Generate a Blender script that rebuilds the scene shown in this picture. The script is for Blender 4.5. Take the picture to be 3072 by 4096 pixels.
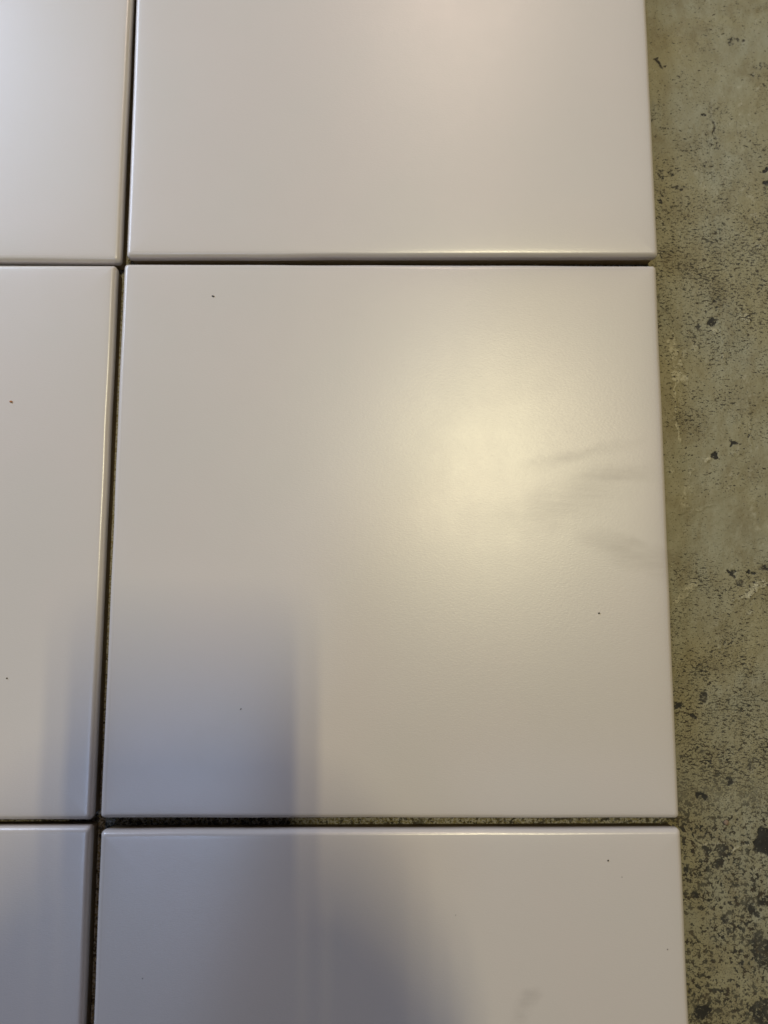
import bpy, bmesh, math, random
import numpy as np
from mathutils import Vector, Matrix, Euler

for o in list(bpy.data.objects):
    bpy.data.objects.remove(o, do_unlink=True)
scene = bpy.context.scene
COL = scene.collection

# ------------------------------------------------------------------ camera
TOP = 0.0095                                  # tile thickness
F_PX = 2950.0                                 # focal length in photo pixels
CAM_LOC = Vector((-0.00339, -0.02340, 0.26535 + TOP))
CAM_ROT = Euler((0.11187, -0.00409, 0.00155), 'XYZ')
cd = bpy.data.cameras.new('camera')
cam = bpy.data.objects.new('camera', cd)
COL.objects.link(cam)
cam.location = CAM_LOC
cam.rotation_euler = CAM_ROT
cd.sensor_fit = 'VERTICAL'
cd.sensor_height = 36.0
cd.lens = F_PX / 4096 * 36.0
cd.clip_start = 0.005
cd.clip_end = 50
cd.dof.use_dof = True
cd.dof.focus_distance = 0.268
cd.dof.aperture_fstop = 7.5
scene.camera = cam
RM = CAM_ROT.to_matrix()


def at(u, v, z=TOP):
    """photo pixel -> point on the horizontal plane at height z"""
    d = RM @ Vector(((u - 1536) / F_PX, -(v - 2048) / F_PX, -1))
    return CAM_LOC + d * ((z - CAM_LOC.z) / d.z)


# ------------------------------------------------------------------ light
w = bpy.data.worlds.new('World')
scene.world = w
w.use_nodes = True
bg = w.node_tree.nodes['Background']
bg.inputs['Color'].default_value = (0.68, 0.81, 1.0, 1)
bg.inputs['Strength'].default_value = 0.042


def lamp(name, loc, target, sx, sy, power, color, spread=180, roll=0):
    l = bpy.data.lights.new(name, 'AREA')
    l.shape = 'RECTANGLE'
    l.size = sx
    l.size_y = sy
    l.energy = power
    l.color = color
    l.spread = math.radians(spread)
    o = bpy.data.objects.new(name, l)
    COL.objects.link(o)
    o.location = loc
    q = (Vector(target) - Vector(loc)).to_track_quat('-Z', 'Y')
    o.rotation_euler = q.to_euler()
    return o


WARM = (1.0, 0.89, 0.55)
# twin tube ceiling fittings running away from the photographer
LX, LY, LZ = 0.385, 0.47, 2.4
for fx, fy, pw, col in ((LX, LY, 10.3, WARM), (LX - 0.08, LY + 1.88, 7.4, (1.0, 0.76, 0.58))):
    for s in (-1, 1):
        l = lamp('ceiling_tube_light', (fx + s * 0.03, fy, LZ), (fx + s * 0.03, fy, 0), 0.026, 0.48, pw, col)
        l.rotation_euler = (0, 0, 0)
# daylight from the open side, ahead and to the left
lamp('window_daylight', (-0.67, 0.56, 0.40), (-0.1, 0.10, 0), 0.5, 0.45, 5.2, (0.60, 0.73, 1.0))
# weaker daylight behind the photographer's left shoulder
lamp('rear_window_daylight', (-0.66, -0.62, 2.2), (-0.05, -0.05, 0), 0.22, 0.22, 3.1, (0.44, 0.62, 1.0))

vs = scene.view_settings
vs.view_transform = 'Standard'
vs.look = 'None'
vs.exposure = 0
vs.gamma = 1
vs.use_curve_mapping = False


# ------------------------------------------------------------------ helpers
def tag(o, label=None, cat=None, group=None, kind=None):
    if label: o['label'] = label
    if cat: o['category'] = cat
    if group: o['group'] = group
    if kind: o['kind'] = kind
    return o


def mesh_obj(name, me, mat, parent=None):
    o = bpy.data.objects.new(name, me)
    COL.objects.link(o)
    if mat: me.materials.append(mat)
    if parent: o.parent = parent
    return o


class NT:
    """tiny node-tree helper"""
    def __init__(self, name):
        self.m = bpy.data.materials.new(name)
        self.m.use_nodes = True
        self.t = self.m.node_tree
        self.bsdf = self.t.nodes['Principled BSDF']
        tc = self.t.nodes.new('ShaderNodeTexCoord')
        self.obj = tc.outputs['Object']

    def n(self, typ, **kw):
        nd = self.t.nodes.new(typ)
        for k, v in kw.items():
            setattr(nd, k, v)
        return nd

    def put(self, sock, v):
        if isinstance(v, bpy.types.NodeSocket):
            self.t.links.new(v, sock)
        else:
            sock.default_value = v

    def math(self, op, a, b=0.0, c=0.0, clamp=False):
        nd = self.n('ShaderNodeMath', operation=op, use_clamp=clamp)
        self.put(nd.inputs[0], a); self.put(nd.inputs[1], b)
        if op == 'MULTIPLY_ADD': self.put(nd.inputs[2], c)
        return nd.outputs[0]

    def mapping(self, vec, loc=(0, 0, 0), rot=(0, 0, 0), scale=(1, 1, 1), typ='POINT'):
        nd = self.n('ShaderNodeMapping', vector_type=typ)
        self.put(nd.inputs['Vector'], vec)
        nd.inputs['Location'].default_value = loc
        nd.inputs['Rotation'].default_value = rot
        nd.inputs['Scale'].default_value = scale
        return nd.outputs[0]

    def noise(self, vec, scale, detail=2.0, rough=0.5, dist=0.0, color=False):
        nd = self.n('ShaderNodeTexNoise')
        self.put(nd.inputs['Vector'], vec)
        nd.inputs['Scale'].default_value = scale
        nd.inputs['Detail'].default_value = detail
        nd.inputs['Roughness'].default_value = rough
        nd.inputs['Distortion'].default_value = dist
        return nd.outputs['Color' if color else 'Fac']

    def ramp(self, v, a, b, lo=0.0, hi=1.0):
        nd = self.n('ShaderNodeMapRange', interpolation_type='SMOOTHSTEP')
        self.put(nd.inputs['Value'], v)
        self.put(nd.inputs['From Min'], a); self.put(nd.inputs['From Max'], b)
        self.put(nd.inputs['To Min'], lo); self.put(nd.inputs['To Max'], hi)
        return nd.outputs[0]

    def mix(self, f, a, b):
        nd = self.n('ShaderNodeMix', data_type='RGBA')
        self.put(nd.inputs[0], f)
        self.put(nd.inputs[6], a if isinstance(a, bpy.types.NodeSocket) else (*a, 1))
        self.put(nd.inputs[7], b if isinstance(b, bpy.types.NodeSocket) else (*b, 1))
        return nd.outputs[2]

    def bump(self, h, strength, dist, normal=None):
        nd = self.n('ShaderNodeBump')
        nd.inputs['Strength'].default_value = strength
        nd.inputs['Distance'].default_value = dist
        self.put(nd.inputs['Height'], h)
        if normal: self.put(nd.inputs['Normal'], normal)
        return nd.outputs[0]

    def attr(self, name):
        nd = self.n('ShaderNodeAttribute', attribute_name=name)
        return nd.outputs['Fac']


# ------------------------------------------------------------------ materials
def glaze_material(name, smudges=()):
    """satin ivory glaze; smudges = (x, y, angle, half length, half width, strength) in tile metres"""
    k = NT(name)
    mott = k.noise(k.obj, 22, 3, 0.55)
    col = k.mix(k.ramp(mott, 0.3, 0.7), (0.770, 0.694, 0.636), (0.755, 0.693, 0.632))
    rough = k.ramp(k.noise(k.obj, 60, 4, 0.6), 0.3, 0.7, 0.318, 0.336)
    # the glaze has run smoother over the rounded rim
    sep = k.n('ShaderNodeSeparateXYZ')
    k.put(sep.inputs[0], k.obj)
    rim = k.math('MAXIMUM', k.math('ABSOLUTE', sep.outputs[0]), k.math('ABSOLUTE', sep.outputs[1]))
    rough = k.math('MULTIPLY', rough, k.ramp(rim, 0.0972, 0.0990, 1.0, 0.78))
    for (x, y, a, hl, hw, st) in smudges:
        wob = k.noise(k.obj, 90, 3, 0.6, color=True)
        add = k.n('ShaderNodeVectorMath', operation='MULTIPLY_ADD')
        k.put(add.inputs[0], wob)
        add.inputs[1].default_value = (0.010, 0.010, 0)
        k.put(add.inputs[2], k.obj)
        v = k.mapping(add.outputs[0], loc=(x + 0.005, y + 0.005, TOP), rot=(0, 0, a), scale=(hl, hw, 1), typ='TEXTURE')
        g = k.n('ShaderNodeTexGradient', gradient_type='SPHERICAL')
        k.put(g.inputs[0], v)
        fib = k.noise(k.mapping(k.obj, rot=(0, 0, -a), scale=(45, 330, 1)), 1.0, 4, 0.65)
        f = k.math('MULTIPLY', k.ramp(g.outputs['Fac'], 0.0, 1.0), k.ramp(fib, 0.25, 0.7, 0.35, 1.0))
        f = k.math('MULTIPLY', f, st * 0.85)
        col = k.mix(f, col, (0.36, 0.31, 0.27))
        rough = k.math('ADD', rough, k.math('MULTIPLY', f, 0.25))
    k.put(k.bsdf.inputs['Base Color'], col)
    k.put(k.bsdf.inputs['Roughness'], rough)
    k.bsdf.inputs['IOR'].default_value = 1.80
    fine = k.noise(k.mapping(k.obj, scale=(1000, 2900, 1500)), 1.0, 2, 0.7)
    wave = k.noise(k.obj, 14, 1, 0.5)
    b = k.bump(wave, 0.20, 0.0010)
    b = k.bump(fine, 0.45, 0.00007, b)
    k.put(k.bsdf.inputs['Normal'], b)
    return k.m


def clay_material():
    k = NT('fired_clay')
    f = k.noise(k.obj, 500, 4, 0.6)
    k.put(k.bsdf.inputs['Base Color'], k.mix(f, (0.28, 0.20, 0.115), (0.38, 0.29, 0.18)))
    k.bsdf.inputs['Roughness'].default_value = 0.85
    k.put(k.bsdf.inputs['Normal'], k.bump(f, 0.4, 0.0002))
    return k.m


def plain(name, col, rough=0.5, metal=0.0, bump_scale=0, bump_d=0.0):
    k = NT(name)
    f = k.noise(k.obj, bump_scale or 200, 3, 0.6)
    c2 = tuple(c * 0.8 for c in col)
    k.put(k.bsdf.inputs['Base Color'], k.mix(f, col, c2))
    k.bsdf.inputs['Roughness'].default_value = rough
    k.bsdf.inputs['Metallic'].default_value = metal
    if bump_d:
        k.put(k.bsdf.inputs['Normal'], k.bump(f, 0.5, bump_d))
    return k.m


def floor_material():
    k = NT('worn_olive_paint')
    sep = k.n('ShaderNodeSeparateXYZ')
    k.put(sep.inputs[0], k.obj)
    Y = sep.outputs['Y']
    X = sep.outputs['X']
    # paint tone: drifting olive, greyer and browner patches
    big = k.noise(k.obj, 28, 3, 0.55, 0.5)
    mid = k.noise(k.mapping(k.obj, scale=(240, 90, 1)), 1.0, 4, 0.6)
    col = k.mix(k.ramp(big, 0.32, 0.68), (0.345, 0.308, 0.178), (0.355, 0.342, 0.240))
    col = k.mix(k.ramp(mid, 0.35, 0.75, 0.0, 0.55), col, (0.265, 0.225, 0.125))
    cloud = k.math('MULTIPLY', k.ramp(k.noise(k.obj, 62, 4, 0.6, 0.6), 0.48, 0.68), k.ramp(k.noise(k.obj, 340, 3, 0.6), 0.3, 0.62, 0.35, 1.0))
    col = k.mix(k.math('MULTIPLY', cloud, 0.5), col, (0.205, 0.165, 0.085))
    # pale rubbed patches
    pale = k.math('MULTIPLY', k.ramp(k.noise(k.obj, 260, 3, 0.6), 0.56, 0.74), k.ramp(k.noise(k.obj, 40, 2, 0.5), 0.45, 0.65))
    col = k.mix(k.math('MULTIPLY', pale, 0.65), col, (0.52, 0.49, 0.36))
    col = k.mix(k.math('MULTIPLY', k.ramp(k.math('ADD', k.attr('scuff'), k.math('MULTIPLY', k.math('SUBTRACT', k.noise(k.obj, 600, 4, 0.6), 0.5), 2.6)), 0.35, 1.1), k.math('MULTIPLY', k.attr('scuff'), 0.85)), col, (0.62, 0.58, 0.41))
    # yellow-brown dirt line beside the tiles
    edge = k.math('MULTIPLY', k.ramp(X, 0.1055, 0.1015), k.ramp(k.noise(k.obj, 110, 3, 0.6), 0.25, 0.6, 0.3, 1.0))
    col = k.mix(k.math('MULTIPLY', edge, 0.6), col, (0.200, 0.155, 0.045))
    # pale grit gathered in the joints between the tiles
    joint = k.math('MULTIPLY', k.ramp(X, 0.0995, 0.0975), k.ramp(k.noise(k.obj, 1100, 3, 0.65), 0.42, 0.6))
    col = k.mix(k.math('MULTIPLY', joint, 0.75), col, (0.56, 0.55, 0.53))
    # dirty drag marks round the larger scars
    drag = k.noise(k.mapping(k.obj, scale=(900, 160, 1)), 1.0, 3, 0.6)
    col = k.mix(k.math('MULTIPLY', k.math('MULTIPLY', k.attr('mark'), k.ramp(drag, 0.35, 0.65)), 0.8), col, (0.15, 0.14, 0.115))
    # ---- specks where the paint has chipped off
    wob = k.noise(k.obj, 700, 2, 0.5, color=True)
    wv = k.n('ShaderNodeVectorMath', operation='MULTIPLY_ADD')
    k.put(wv.inputs[0], wob); wv.inputs[1].default_value = (0.0009, 0.0009, 0); k.put(wv.inputs[2], k.obj)
    P = wv.outputs[0]
    dens = k.math('ADD', k.math('MULTIPLY', k.math('SUBTRACT', k.noise(k.obj, 75, 3, 0.6), 0.5), 0.24), k.attr('wear'))
    def layer(vec, scale, thr, soft, detail=3, gain=1.0):
        nz = k.noise(vec, scale, detail, 0.62)
        v = k.math('ADD', nz, k.math('MULTIPLY', dens, gain))
        return k.ramp(v, thr, thr + soft)
    hor = layer(k.mapping(P, scale=(0.62, 1.25, 1)), 950, 0.64, 0.05)
    dia = layer(k.mapping(P, rot=(0, 0, 0.62), scale=(0.55, 1.35, 1)), 1050, 0.64, 0.05)
    blo = layer(P, 620, 0.63, 0.04, 4, 1.1)
    fin = layer(P, 1900, 0.645, 0.06, 2, 0.9)
    top_band = k.ramp(Y, -0.02, 0.02)
    low_band = k.ramp(Y, -0.085, -0.105)
    midb = k.math('SUBTRACT', 1.0, k.math('MAXIMUM', top_band, low_band), clamp=True)
    chip = k.math('MAXIMUM', k.math('MULTIPLY', hor, top_band), k.math('MULTIPLY', dia, midb))
    chip = k.math('MAXIMUM', chip, k.math('MULTIPLY', blo, low_band))
    chip = k.math('MAXIMUM', chip, k.math('MULTIPLY', fin, 0.8))
    rag = k.math('MULTIPLY', k.math('SUBTRACT', k.noise(k.obj, 800, 4, 0.65), 0.5), 3.2)
    big_mark = k.math('MULTIPLY', k.ramp(k.math('ADD', k.attr('mark'), rag), 0.5, 0.75), k.ramp(k.attr('mark'), 0.02, 0.3))
    chip = k.math('MAXIMUM', chip, big_mark)
    dark = k.mix(k.ramp(k.noise(k.obj, 420, 3, 0.6), 0.4, 0.7), (0.022, 0.023, 0.021), (0.065, 0.048, 0.028))
    col = k.mix(k.math('MULTIPLY', chip, k.ramp(k.noise(k.obj, 210, 2, 0.5), 0.35, 0.62, 0.72, 0.97)), col, dark)
    col = k.mix(k.math('MULTIPLY', k.math('MULTIPLY', big_mark, k.ramp(k.attr('mark'), 0.6, 0.95)), 0.85), col, (0.026, 0.026, 0.023))
    k.put(k.bsdf.inputs['Base Color'], col)
    k.put(k.bsdf.inputs['Roughness'], k.ramp(chip, 0.0, 1.0, 0.50, 0.72))
    k.bsdf.inputs['Specular IOR Level'].default_value = 0.4
    b = k.bump(k.noise(k.obj, 180, 4, 0.55), 0.35, 0.0012)
    b = k.bump(k.noise(k.obj, 1200, 3, 0.6), 0.30, 0.0002, b)
    b = k.bump(k.math('SUBTRACT', 1.0, chip), 0.45, 0.00018, b)
    k.put(k.bsdf.inputs['Normal'], b)
    return k.m


# ------------------------------------------------------------------ floor
def vnoise(X, Y, scale, seed):
    """smooth value noise, 0..1"""
    r = np.random.RandomState(seed).rand(256, 256)
    x = X * scale; y = Y * scale
    xi = np.floor(x).astype(int); yi = np.floor(y).astype(int)
    fx = x - xi; fy = y - yi
    fx = fx * fx * (3 - 2 * fx); fy = fy * fy * (3 - 2 * fy)
    g = lambda i, j: r[(yi + j) % 256, (xi + i) % 256]
    return (g(0, 0) * (1 - fx) + g(1, 0) * fx) * (1 - fy) + (g(0, 1) * (1 - fx) + g(1, 1) * fx) * fy


def fbm(X, Y, scale, seed, oct=4):
    s = 0; a = 0.5; t = 0
    for i in range(oct):
        s = s + a * vnoise(X + 13.1 * i, Y - 7.7 * i, scale, seed + i); t += a
        scale *= 2.03; a *= 0.55
    return s / t


def build_floor():
    xs = np.concatenate([np.linspace(-1.5, -0.2, 12)[:-1], np.linspace(-0.2, 0.094, 60)[:-1],
                         np.linspace(0.094, 0.176, 290), np.linspace(0.176, 1.5, 20)[1:]])
    ys = np.concatenate([np.linspace(-1.5, -0.185, 14)[:-1], np.linspace(-0.185, 0.235, 1400), np.linspace(0.235, 1.5, 14)[1:]])
    X, Y = np.meshgrid(xs, ys)
    wx = X + 0.0016 * (fbm(X, Y, 420, 5) - 0.5) * 2
    wy = Y + 0.0016 * (fbm(X, Y, 420, 15) - 0.5) * 2
    mark = np.zeros_like(X); scuff = np.zeros_like(X)
    def blob(arr, u, v, ru, rv, ang=0, amp=1.0, soft=0.35):
        p = at(u, v, 0.0); s = CAM_LOC.z / F_PX
        c, sn = math.cos(ang), math.sin(ang)
        dx = wx - p.x; dy = wy - p.y
        a = (dx * c + dy * sn) / (ru * s); b = (-dx * sn + dy * c) / (rv * s)
        d = np.sqrt(a * a + b * b)
        val = amp * np.clip((1 + soft - d) / soft, 0, 1)
        np.maximum(arr, val, out=arr)
    def line(arr, u0, v0, u1, v1, wd, amp):
        n = 14
        L = math.hypot(u1 - u0, v1 - v0)
        ang = math.atan2(-(v1 - v0), u1 - u0)
        rr = random.Random(int(u0 * 7 + v0))
        for i in range(n):
            t = (i + 0.5) / n
            blob(arr, u0 + (u1 - u0) * t, v0 + (v1 - v0) * t, L / n * 0.8, wd * rr.uniform(0.4, 1.1), ang, amp * rr.uniform(0.25, 1.0), 0.7)
    # large chips and stains, read off the photograph
    for a in ((3062, 3372, 38, 42, 0, 1.0), (3045, 3330, 16, 12, 0.4, 1.0), (3045, 3800, 36, 60, 0.2, 0.75), (3062, 3610, 30, 18, 0, 0.8),
              (2812, 4052, 26, 22, 0.3, 0.95), (3052, 4050, 42, 40, 0.2, 0.75), (2632, 240, 18, 10, -0.5, 0.75), (2648, 262, 16, 9, -0.5, 0.7),
              (2851, 1287, 18, 15, 0, 0.95), (2860, 1200, 9, 8, 0, 0.9), (2860, 1232, 6, 7, 0, 0.8), (2790, 1307, 8, 9, 0, 0.8),
              (3063, 678, 10, 10, 0, 0.9), (3066, 730, 12, 10, 0, 0.9), (2648, 770, 14, 18, 0, 0.55), (2645, 803, 9, 7, 0, 0.85),
              (2645, 698, 15, 20, 0, 0.55), (2690, 690, 14, 9, -0.6, 0.6), (2925, 165, 26, 10, 0.2, 0.55), (2965, 160, 14, 6, 0.2, 0.6),
              (3010, 297, 8, 7, 0, 0.8), (2815, 459, 8, 10, 0, 0.8), (3045, 265, 30, 14, 0.1, 0.4), (2612, 445, 11, 45, 0.0, 0.38),
              (2930, 1777, 17, 9, 0.4, 0.9), (2858, 1823, 12, 10, 0, 0.9), (3003, 1737, 9, 6, 0, 0.9), (2676, 1243, 7, 12, 0, 0.5),
              (2929, 2293, 20, 6, -0.8, 0.9), (3004, 2293, 17, 9, 0, 0.95), (3050, 2265, 22, 7, 0.1, 0.8), (2958, 2335, 16, 16, 0.6, 0.6),
              (2712, 2822, 15, 10, 0, 0.85), (2815, 2790, 14, 24, -0.2, 0.75), (2895, 2583, 7, 12, 0, 0.6), (2768, 2860, 20, 9, -0.9, 0.9),
              (2805, 3185, 22, 12, -0.5, 0.9), (2922, 3125, 14, 14, 0, 0.8), (3000, 3055, 14, 26, 0, 0.6), (2825, 3400, 12, 17, 0, 0.8),
              (2895, 3405, 20, 22, -0.6, 0.75), (2872, 3455, 26, 14, 0.3, 0.8), (2785, 3580, 17, 14, 0.5, 0.85), (2740, 3475, 9, 18, 0, 0.85),
              (2940, 3540, 15, 12, 0, 0.75), (3000, 3610, 14, 14, 0, 0.7), (3012, 3645, 10, 26, 0.6, 0.8), (2892, 3680, 14, 12, 0, 0.8), (2965, 3860, 12, 14, 0, 0.8),
              (2660, 3292, 8, 5, 0, 0.7)):
        blob(mark, *a)
    line(mark, 2815, 70, 2835, 180, 4, 0.35)
    line(mark, 2838, 400, 2868, 610, 6, 0.7)
    line(mark, 2835, 520, 2850, 720, 5, 0.5)
    line(mark, 2660, 745, 2775, 757, 6, 0.7)
    line(mark, 2950, 480, 2965, 580, 3, 0.4)
    line(mark, 2825, 3560, 2862, 3990, 5, 0.55)
    line(mark, 2605, 510, 2715, 520, 7, 0.4)
    line(mark, 2700, 620, 2712, 690, 8, 0.45)
    line(mark, 2635, 380, 2640, 470, 5, 0.35)
    line(mark, 3030, 2000, 3045, 2110, 5, 0.3)
    for a in ((2690, 1400, 14, 36, 0.2, 0.8), (2705, 1500, 16, 30, 0.2, 0.9), (2778, 1385, 12, 22, 0, 0.7), (2722, 1505, 26, 14, -0.5, 0.7), (2703, 1600, 5, 55, 0, 0.7),
              (2715, 1700, 4, 60, 0, 0.5), (2976, 1268, 20, 11, 0, 0.8), (2850, 1325, 12, 8, 0, 0.8), (2885, 1455, 14, 5, -0.7, 0.6),
              (2830, 1835, 14, 9, 0.5, 0.9), (2950, 1812, 12, 10, 0, 0.6), (2750, 1960, 24, 20, 0.3, 0.6), (2740, 2010, 14, 22, 0, 0.6), (2765, 2340, 26, 7, 0.6, 0.9),
              (2735, 2385, 24, 6, 0.6, 0.7), (3000, 2370, 30, 7, 0.5, 0.9), (3050, 2340, 24, 12, 0.2, 0.8), (2690, 1055, 10, 5, 0.2, 0.8),
              (2645, 1010, 8, 5, 0, 0.9), (2640, 880, 14, 6, 0, 0.5), (2810, 1072, 10, 5, -0.6, 0.8), (2860, 2580, 18, 12, 0.4, 0.5),
              (2830, 3380, 20, 3, 0, 0.8), (2940, 3395, 14, 4, 0.8, 0.8), (2985, 3378, 10, 3, 0, 0.8), (2940, 3260, 16, 4, 0.1, 0.5), (2685, 1880, 12, 10, 0, 0.6)):
        blob(scuff, *a, soft=0.9)
    for a in ((2690, 1330, 2712, 1760, 5, 1.0), (2700, 1380, 2745, 1540, 9, 1.0), (2735, 1990, 2770, 1880, 9, 0.9), (2700, 2420, 2800, 2330, 6, 1.0),
              (2940, 2400, 3070, 2320, 8, 1.0), (2880, 1300, 2900, 1480, 4, 0.7), (2760, 2050, 2860, 2020, 5, 0.7), (2650, 900, 2800, 960, 5, 0.6),
              (2790, 3385, 2990, 3376, 4, 0.9), (2960, 1240, 3000, 1290, 8, 0.9), (2800, 640, 2830, 900, 4, 0.5), (2990, 1500, 3010, 1800, 4, 0.5)):
        line(scuff, *a)
    # density of the small chips down the strip (photo rows -> wear)
    rows = [0, 300, 600, 850, 1050, 1250, 1500, 1750, 1950, 2150, 2300, 2500, 2750, 2950, 3150, 3400, 3700, 4096]
    vals = [.012, .018, .045, .075, .095, .085, .05, .045, .008, .0, .07, .055, .085, .11, .11, .10, .095, .105]
    yy = [at(2850, r, 0).y for r in rows]
    wear = np.interp(Y, yy[::-1], vals[::-1])
    Z = -0.00016 * mark + 0.00042 * scuff * fbm(X, Y, 900, 41) + 0.0005 * (fbm(X, Y, 130, 31) - 0.5)
    Z = np.where((X > 0.1) & (X < 0.175), Z, np.minimum(Z, 0) * 0.5 - 0.0001)
    ny, nx = X.shape
    co = np.stack([X, Y, Z], -1).reshape(-1, 3).astype(np.float32)
    i = np.arange(nx * ny).reshape(ny, nx)
    q = np.stack([i[:-1, :-1], i[:-1, 1:], i[1:, 1:], i[1:, :-1]], -1).reshape(-1, 4)
    me = bpy.data.meshes.new('floor')
    me.vertices.add(len(co)); me.vertices.foreach_set('co', co.ravel())
    me.loops.add(q.size); me.loops.foreach_set('vertex_index', q.ravel().astype(np.int32))
    me.polygons.add(len(q))
    me.polygons.foreach_set('loop_start', (np.arange(len(q)) * 4).astype(np.int32))
    me.polygons.foreach_set('use_smooth', np.ones(len(q), dtype=bool))
    for nm, arr in (('mark', mark), ('scuff', scuff), ('wear', wear)):
        at_ = me.attributes.new(nm, 'FLOAT', 'POINT')
        at_.data.foreach_set('value', arr.ravel().astype(np.float32))
    me.update(); me.validate()
    return tag(mesh_obj('floor', me, floor_material()), kind='structure')


build_floor()

# ------------------------------------------------------------------ tiles
def rounded_square(half, rc, n_side, n_corner):
    pts = []
    for k in range(4):
        a0 = k * math.pi / 2
        # side on +x for k=0, then counter-clockwise
        for i in range(n_side):
            t = -1 + 2 * i / n_side
            p = (half, t * (half - rc))
            pts.append((p[0] * math.cos(a0) - p[1] * math.sin(a0), p[0] * math.sin(a0) + p[1] * math.cos(a0)))
        for i in range(n_corner):
            t = i / n_corner * math.pi / 2
            p = (half - rc + rc * math.cos(t), half - rc + rc * math.sin(t))
            pts.append((p[0] * math.cos(a0) - p[1] * math.sin(a0), p[0] * math.sin(a0) + p[1] * math.cos(a0)))
    return pts


def loft(name, rings):
    bm = bmesh.new()
    vr = [[bm.verts.new(p) for p in r] for r in rings]
    n = len(rings[0])
    for a, b in zip(vr[:-1], vr[1:]):
        for i in range(n):
            bm.faces.new((a[i], a[(i + 1) % n], b[(i + 1) % n], b[i]))
    bm.faces.new(vr[-1])
    bm.faces.new(list(reversed(vr[0])))
    bmesh.ops.recalc_face_normals(bm, faces=bm.faces)
    for f in bm.faces: f.smooth = True
    me = bpy.data.meshes.new(name)
    bm.to_mesh(me); bm.free()
    me.set_sharp_from_angle(angle=math.radians(50))
    return me


HALF = 0.1005


def glaze_mesh(seed):
    rnd = random.Random(seed)
    ph = [(rnd.uniform(0, 6.28), rnd.uniform(0.6, 1.4)) for _ in range(6)]
    prof = [(0.0005, 0.0052), (0.00015, 0.0054), (0.0, 0.0058), (0.0, 0.0072)]
    r = 0.0018; rz = 0.0020
    for i in range(1, 9):
        t = i / 8 * math.pi / 2
        prof.append((r * (1 - math.cos(t)), TOP - 0.00016 - rz + rz * math.sin(t)))
    prof += [(0.0032, TOP - 0.00010), (0.0050, TOP - 0.00005), (0.009, TOP - 0.00001), (0.014, TOP)]
    rings = []
    for ins, z in prof:
        pts = rounded_square(HALF - ins, max(0.0007, 0.0014 - ins * 0.4), 48, 8)
        ring = []
        for (x, y) in pts:
            s = math.atan2(y, x)
            wv = sum(0.000025 * a * math.sin((j * 3 + 5) * s + p) for j, (p, a) in enumerate(ph))
            f = 1 + wv / HALF * max(0, 1 - ins / 0.012)
            ring.append((x * f, y * f, z))
        rings.append(ring)
    return loft('glaze', rings)


def body_mesh():
    prof = [(0.0012, 0.0), (0.0006, 0.0005), (0.0004, 0.0053)]
    return loft('clay_body', [[(x, y, z) for (x, y) in rounded_square(HALF - i, 0.0012, 10, 5)] for i, z in prof])


CLAY = clay_material()


def make_tile(x, y, rot, label, seed, smudges=()):
    e = bpy.data.objects.new('ceramic_tile', None)
    COL.objects.link(e)
    e.location = (x, y, 0); e.rotation_euler = (0, 0, math.radians(rot))
    tag(e, label, 'tile', 'square ivory tiles laid loose on the floor')
    mesh_obj('glaze', glaze_mesh(seed), glaze_material('satin_glaze', smudges), e)
    mesh_obj('clay_body', body_mesh(), CLAY, e)
    return e


def smudge(u0, v0, u1, v1, wd, st, c=(0, 0)):
    a, b = at(u0, v0), at(u1, v1)
    m = (a + b) / 2 - Vector((c[0], c[1], 0))
    return (m.x, m.y, math.atan2(b.y - a.y, b.x - a.x), (b - a).length * 0.75, wd * CAM_LOC.z / F_PX, st)


make_tile(0, 0, 0, 'whole ivory tile with lamp glare and grey smear near its bare edge', 1,
          [smudge(2100, 1870, 2560, 1760, 50, 0.27), smudge(2380, 1915, 2640, 1885, 50, 0.34), smudge(2040, 2080, 2480, 1930, 130, 0.20),
           smudge(2330, 2130, 2740, 2310, 85, 0.40), smudge(2420, 2130, 2720, 2240, 30, 0.22), smudge(2250, 1960, 2560, 1900, 150, 0.16)])
B = (0.0003, 0.2040)
make_tile(*B, 0.28, 'ivory tile whose rounded edge faces the widest dark joint, clean pink glare', 2)
make_tile(-0.2024, 0.2018, -0.1, 'pale grey-lit ivory tile beside the tile with the pink glare', 3)
make_tile(-0.2038, -0.0006, 0.0, 'ivory tile with a tiny orange crumb on it, beside the smeared tile', 4)
make_tile(-0.2036, -0.2041, 0.25, 'ivory tile in shade across the speckled joint from the crumb tile', 5)
Fc = (0.0006, -0.2047)
make_tile(*Fc, 0.2, 'ivory tile half in grey shadow with a small grey fingerprint smudge', 6,
          [smudge(2070, 4030, 2150, 3965, 42, 0.42, Fc), smudge(2050, 4100, 2110, 4020, 50, 0.25, Fc)])

# ------------------------------------------------------------------ dirt on the tiles, pebble on the floor
def crumb(name, u, v, size_px, mat, label, cat, group=None, seed=0, z=TOP, stretch=1.4, ang=0.0, flat=0.5):
    rnd = random.Random(seed)
    bm = bmesh.new()
    bmesh.ops.create_icosphere(bm, subdivisions=2, radius=1)
    r = size_px * 0.33 * CAM_LOC.z / F_PX
    for vtx in bm.verts:
        d = 1 + rnd.uniform(-0.22, 0.22)
        vtx.co = Vector((vtx.co.x * r * stretch * d, vtx.co.y * r * d, (vtx.co.z * flat * d + flat * 0.85) * r))
    for f in bm.faces: f.smooth = True
    me = bpy.data.meshes.new(name)
    bm.to_mesh(me); bm.free()
    o = mesh_obj(name, me, mat)
    p = at(u, v, z)
    o.location = (p.x, p.y, z); o.rotation_euler = (0, 0, ang)
    return tag(o, label, cat, group)


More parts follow.
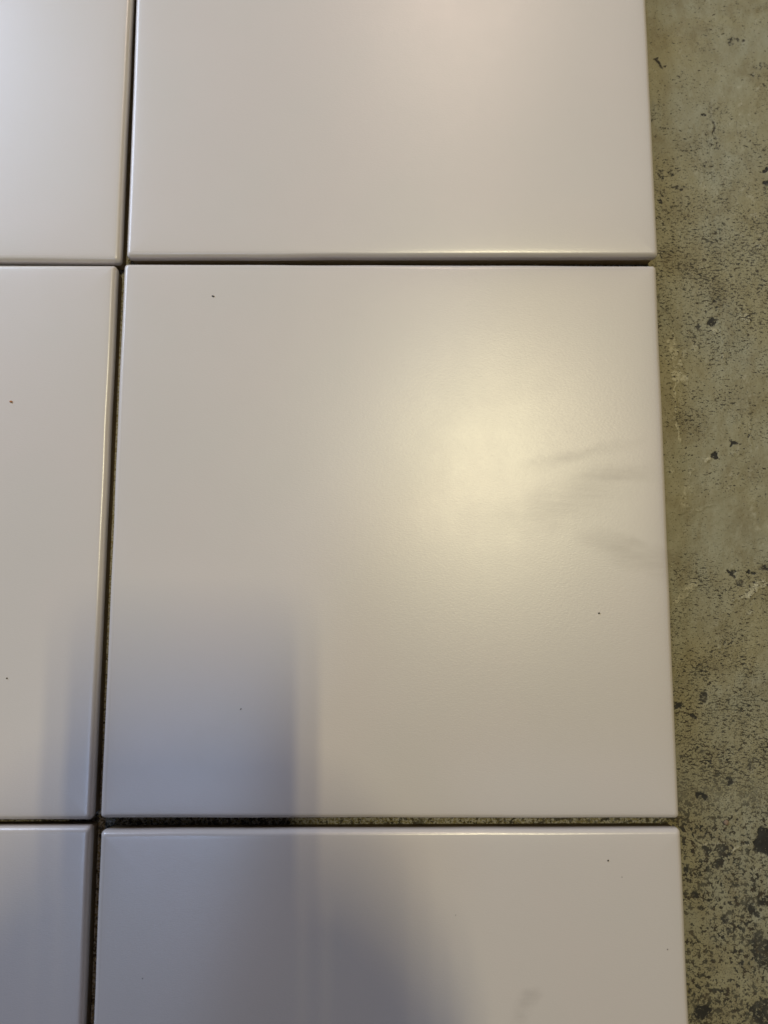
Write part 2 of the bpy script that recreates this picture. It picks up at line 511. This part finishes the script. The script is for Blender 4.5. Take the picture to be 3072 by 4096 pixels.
SOOT = plain('dark_grit', (0.10, 0.085, 0.07), 0.7)
for i, (u, v, s, st, a, lab) in enumerate((
        (852, 1185, 10, 1.9, -0.4, 'elongated dark grit speck on the smeared tile, near its corner by the dark joint'),
        (2396, 2453, 10, 1.3, 0, 'round dark grit speck on the smeared tile, near its bare floor edge'),
        (963, 2836, 6, 1.6, 0.8, 'tiny dark speck inside the blue phone shadow on the smeared tile'),
        (2432, 3442, 8, 1.3, 0.5, 'dark grit speck on the fingerprint tile, close to its speckled joint'),
        (2488, 3508, 4, 1.2, 0, 'faint pinpoint speck beside the bigger dark speck on the fingerprint tile'),
        (28, 2713, 8, 1.3, 0.5, 'dark grit speck on the tile that carries the orange crumb'),
        (570, 3914, 5, 1, 0, 'faint pinpoint speck in the grey shadow on the fingerprint tile'),
        (2670, 3797, 5, 1.4, 0.6, 'faint speck along the bare floor edge of the fingerprint tile'),
        (1823, 3660, 4, 1, 0, 'pinpoint speck just outside the grey shadow on the fingerprint tile'))):
    crumb('grit_speck', u, v, s, SOOT, lab, 'grit', 'dark grit specks on the tiles', 10 + i, TOP, st, a)
crumb('orange_crumb', 45, 1607, 12, plain('orange_crumb', (0.50, 0.20, 0.06), 0.8), 'tiny orange-brown crumb on the ivory tile', 'crumb', None, 60, TOP, 1.7, -0.15)
crumb('pebble', 2902, 3288, 30, plain('tan_pebble', (0.34, 0.24, 0.16), 0.8, 0, 900, 0.0002),
      'small tan pebble on the speckled olive floor', 'pebble', None, 70, 0.0, 1.0, 1.4, 0.6)

# ------------------------------------------------------------------ the photographer's phone and arms, behind the lens
PH = Matrix.Translation(CAM_LOC) @ RM.to_4x4() @ Matrix.Translation((0, 0, 0.020))


def rr(hw, hh, rc, z, n=8):
    pts = []
    for k, (sx, sy) in enumerate(((1, 1), (-1, 1), (-1, -1), (1, -1))):
        for i in range(n + 1):
            t = (k + i / n) * math.pi / 2
            pts.append((sx * (hw - rc) + rc * math.cos(t), sy * (hh - rc) + rc * math.sin(t), z))
    return pts


ph = bpy.data.objects.new('mobile_phone', None)
COL.objects.link(ph)
PC = (-0.0140, -0.041)
ph.matrix_world = PH @ Matrix.Translation((PC[0], PC[1], 0))
tag(ph, 'black mobile phone held level over the tiles, its shadow on them', 'phone')
DARK = plain('phone_glass', (0.03, 0.03, 0.035), 0.25)
STEEL = plain('phone_frame', (0.25, 0.25, 0.26), 0.35, 0.9)
prof = [(0.0010, 0.0), (0.0002, 0.0008), (0, 0.002), (0, 0.006), (0.0002, 0.0072), (0.0010, 0.008)]
mesh_obj('frame', loft('frame', [rr(0.0385 - i, 0.080 - i, 0.011 - i, z) for i, z in prof]), STEEL, ph)
mesh_obj('screen', loft('screen', [rr(0.0370, 0.0785, 0.0100, z) for z in (0.0078, 0.0083)]), DARK, ph)
mesh_obj('back_glass', loft('back_glass', [rr(0.0370, 0.0785, 0.0100, z) for z in (-0.0003, 0.0002)]), DARK, ph)
bump = mesh_obj('camera_bump', loft('camera_bump', [[(x + 0.0190, y + 0.058, z) for x, y, z in rr(0.0165, 0.0170, 0.008, zz)] for zz in (-0.0020, 0.0001)]), DARK, ph)
for (cx, cy) in ((0.0265, 0.0655), (0.0265, 0.0490), (0.0120, 0.0575)):
    mesh_obj('lens', loft('lens', [[(cx + 0.0065 * math.cos(t / 24 * 6.283), cy + 0.0065 * math.sin(t / 24 * 6.283), z) for t in range(24)] for z in (-0.0034, -0.0019)]), STEEL, bump)


def skin_mesh(name, chains, mat, root_first=True):
    """chains: list of [(point, radius), ...]; chains start at an index of an existing vertex or None"""
    verts, edges, rad = [], [], []
    for start, pts in chains:
        prev = start
        for p, r in pts:
            verts.append(p); rad.append(r)
            if prev is not None: edges.append((prev, len(verts) - 1))
            prev = len(verts) - 1
    me = bpy.data.meshes.new(name)
    me.from_pydata(verts, edges, [])
    o = mesh_obj(name, me, mat)
    m = o.modifiers.new('skin', 'SKIN')
    m.use_smooth_shade = True
    for sv, r in zip(me.skin_vertices[0].data, rad):
        sv.radius = (r, r)
    me.skin_vertices[0].data[0].use_root = True
    s = o.modifiers.new('sub', 'SUBSURF'); s.levels = 2; s.render_levels = 2
    return o


SKIN = plain('skin', (0.46, 0.29, 0.21), 0.55)
CLOTH = plain('dark_sleeve', (0.06, 0.065, 0.08), 0.9)


def L(u, v, wz):
    return tuple(PH @ Vector((u, v, wz)))


def build_arm(sgn, off):
    def Q(u, v, wz): return L(PC[0] + sgn * (u + 0.005), v + off, wz)
    ch = [(None, [(Q(0.118, -0.360, 0.04), 0.040), (Q(0.085, -0.215, 0.02), 0.034), (Q(0.072, -0.160, 0.012), 0.029), (Q(0.062, -0.115, 0.010), 0.030), (Q(0.056, -0.085, 0.008), 0.028)]),
          # fingers behind the phone
          (4, [(Q(0.052, -0.048, -0.010), 0.011), (Q(0.036, -0.030, -0.013), 0.0085), (Q(0.016, -0.030, -0.012), 0.0075)]),
          (4, [(Q(0.050, -0.068, -0.014), 0.011), (Q(0.030, -0.055, -0.014), 0.009), (Q(0.006, -0.056, -0.012), 0.0078)]),
          (3, [(Q(0.048, -0.090, -0.015), 0.011), (Q(0.028, -0.080, -0.014), 0.009), (Q(0.006, -0.080, -0.012), 0.0078)]),
          (3, [(Q(0.046, -0.112, -0.012), 0.010), (Q(0.028, -0.104, -0.013), 0.008), (Q(0.012, -0.104, -0.012), 0.0068)]),
          # thumb over the screen
          (4, [(Q(0.054, -0.050, 0.018), 0.0125), (Q(0.042, -0.030, 0.021), 0.010), (Q(0.026, -0.020, 0.019), 0.0088)])]
    sleeve = [(None, [(Q(0.107, -0.305, 0.031), 0.046), (Q(0.122, -0.375, 0.045), 0.050), (Q(0.150, -0.500, 0.075), 0.057), (Q(0.180, -0.640, 0.12), 0.062)])]
    return ch, sleeve


for sgn, off, side in ((1, 0.006, 'right'), (-1, 0.012, 'left')):
    arm_ch, sleeve_ch = build_arm(sgn, off)
    arm = skin_mesh('person', arm_ch, SKIN)
    skin_mesh('sleeve', sleeve_ch, CLOTH).parent = arm
    tag(arm, '%s hand in a dark sleeve holding the phone over the tiles' % side, 'person')

# ------------------------------------------------------------------ render
scene.render.engine = 'CYCLES'
scene.render.resolution_x = 768
scene.render.resolution_y = 1024
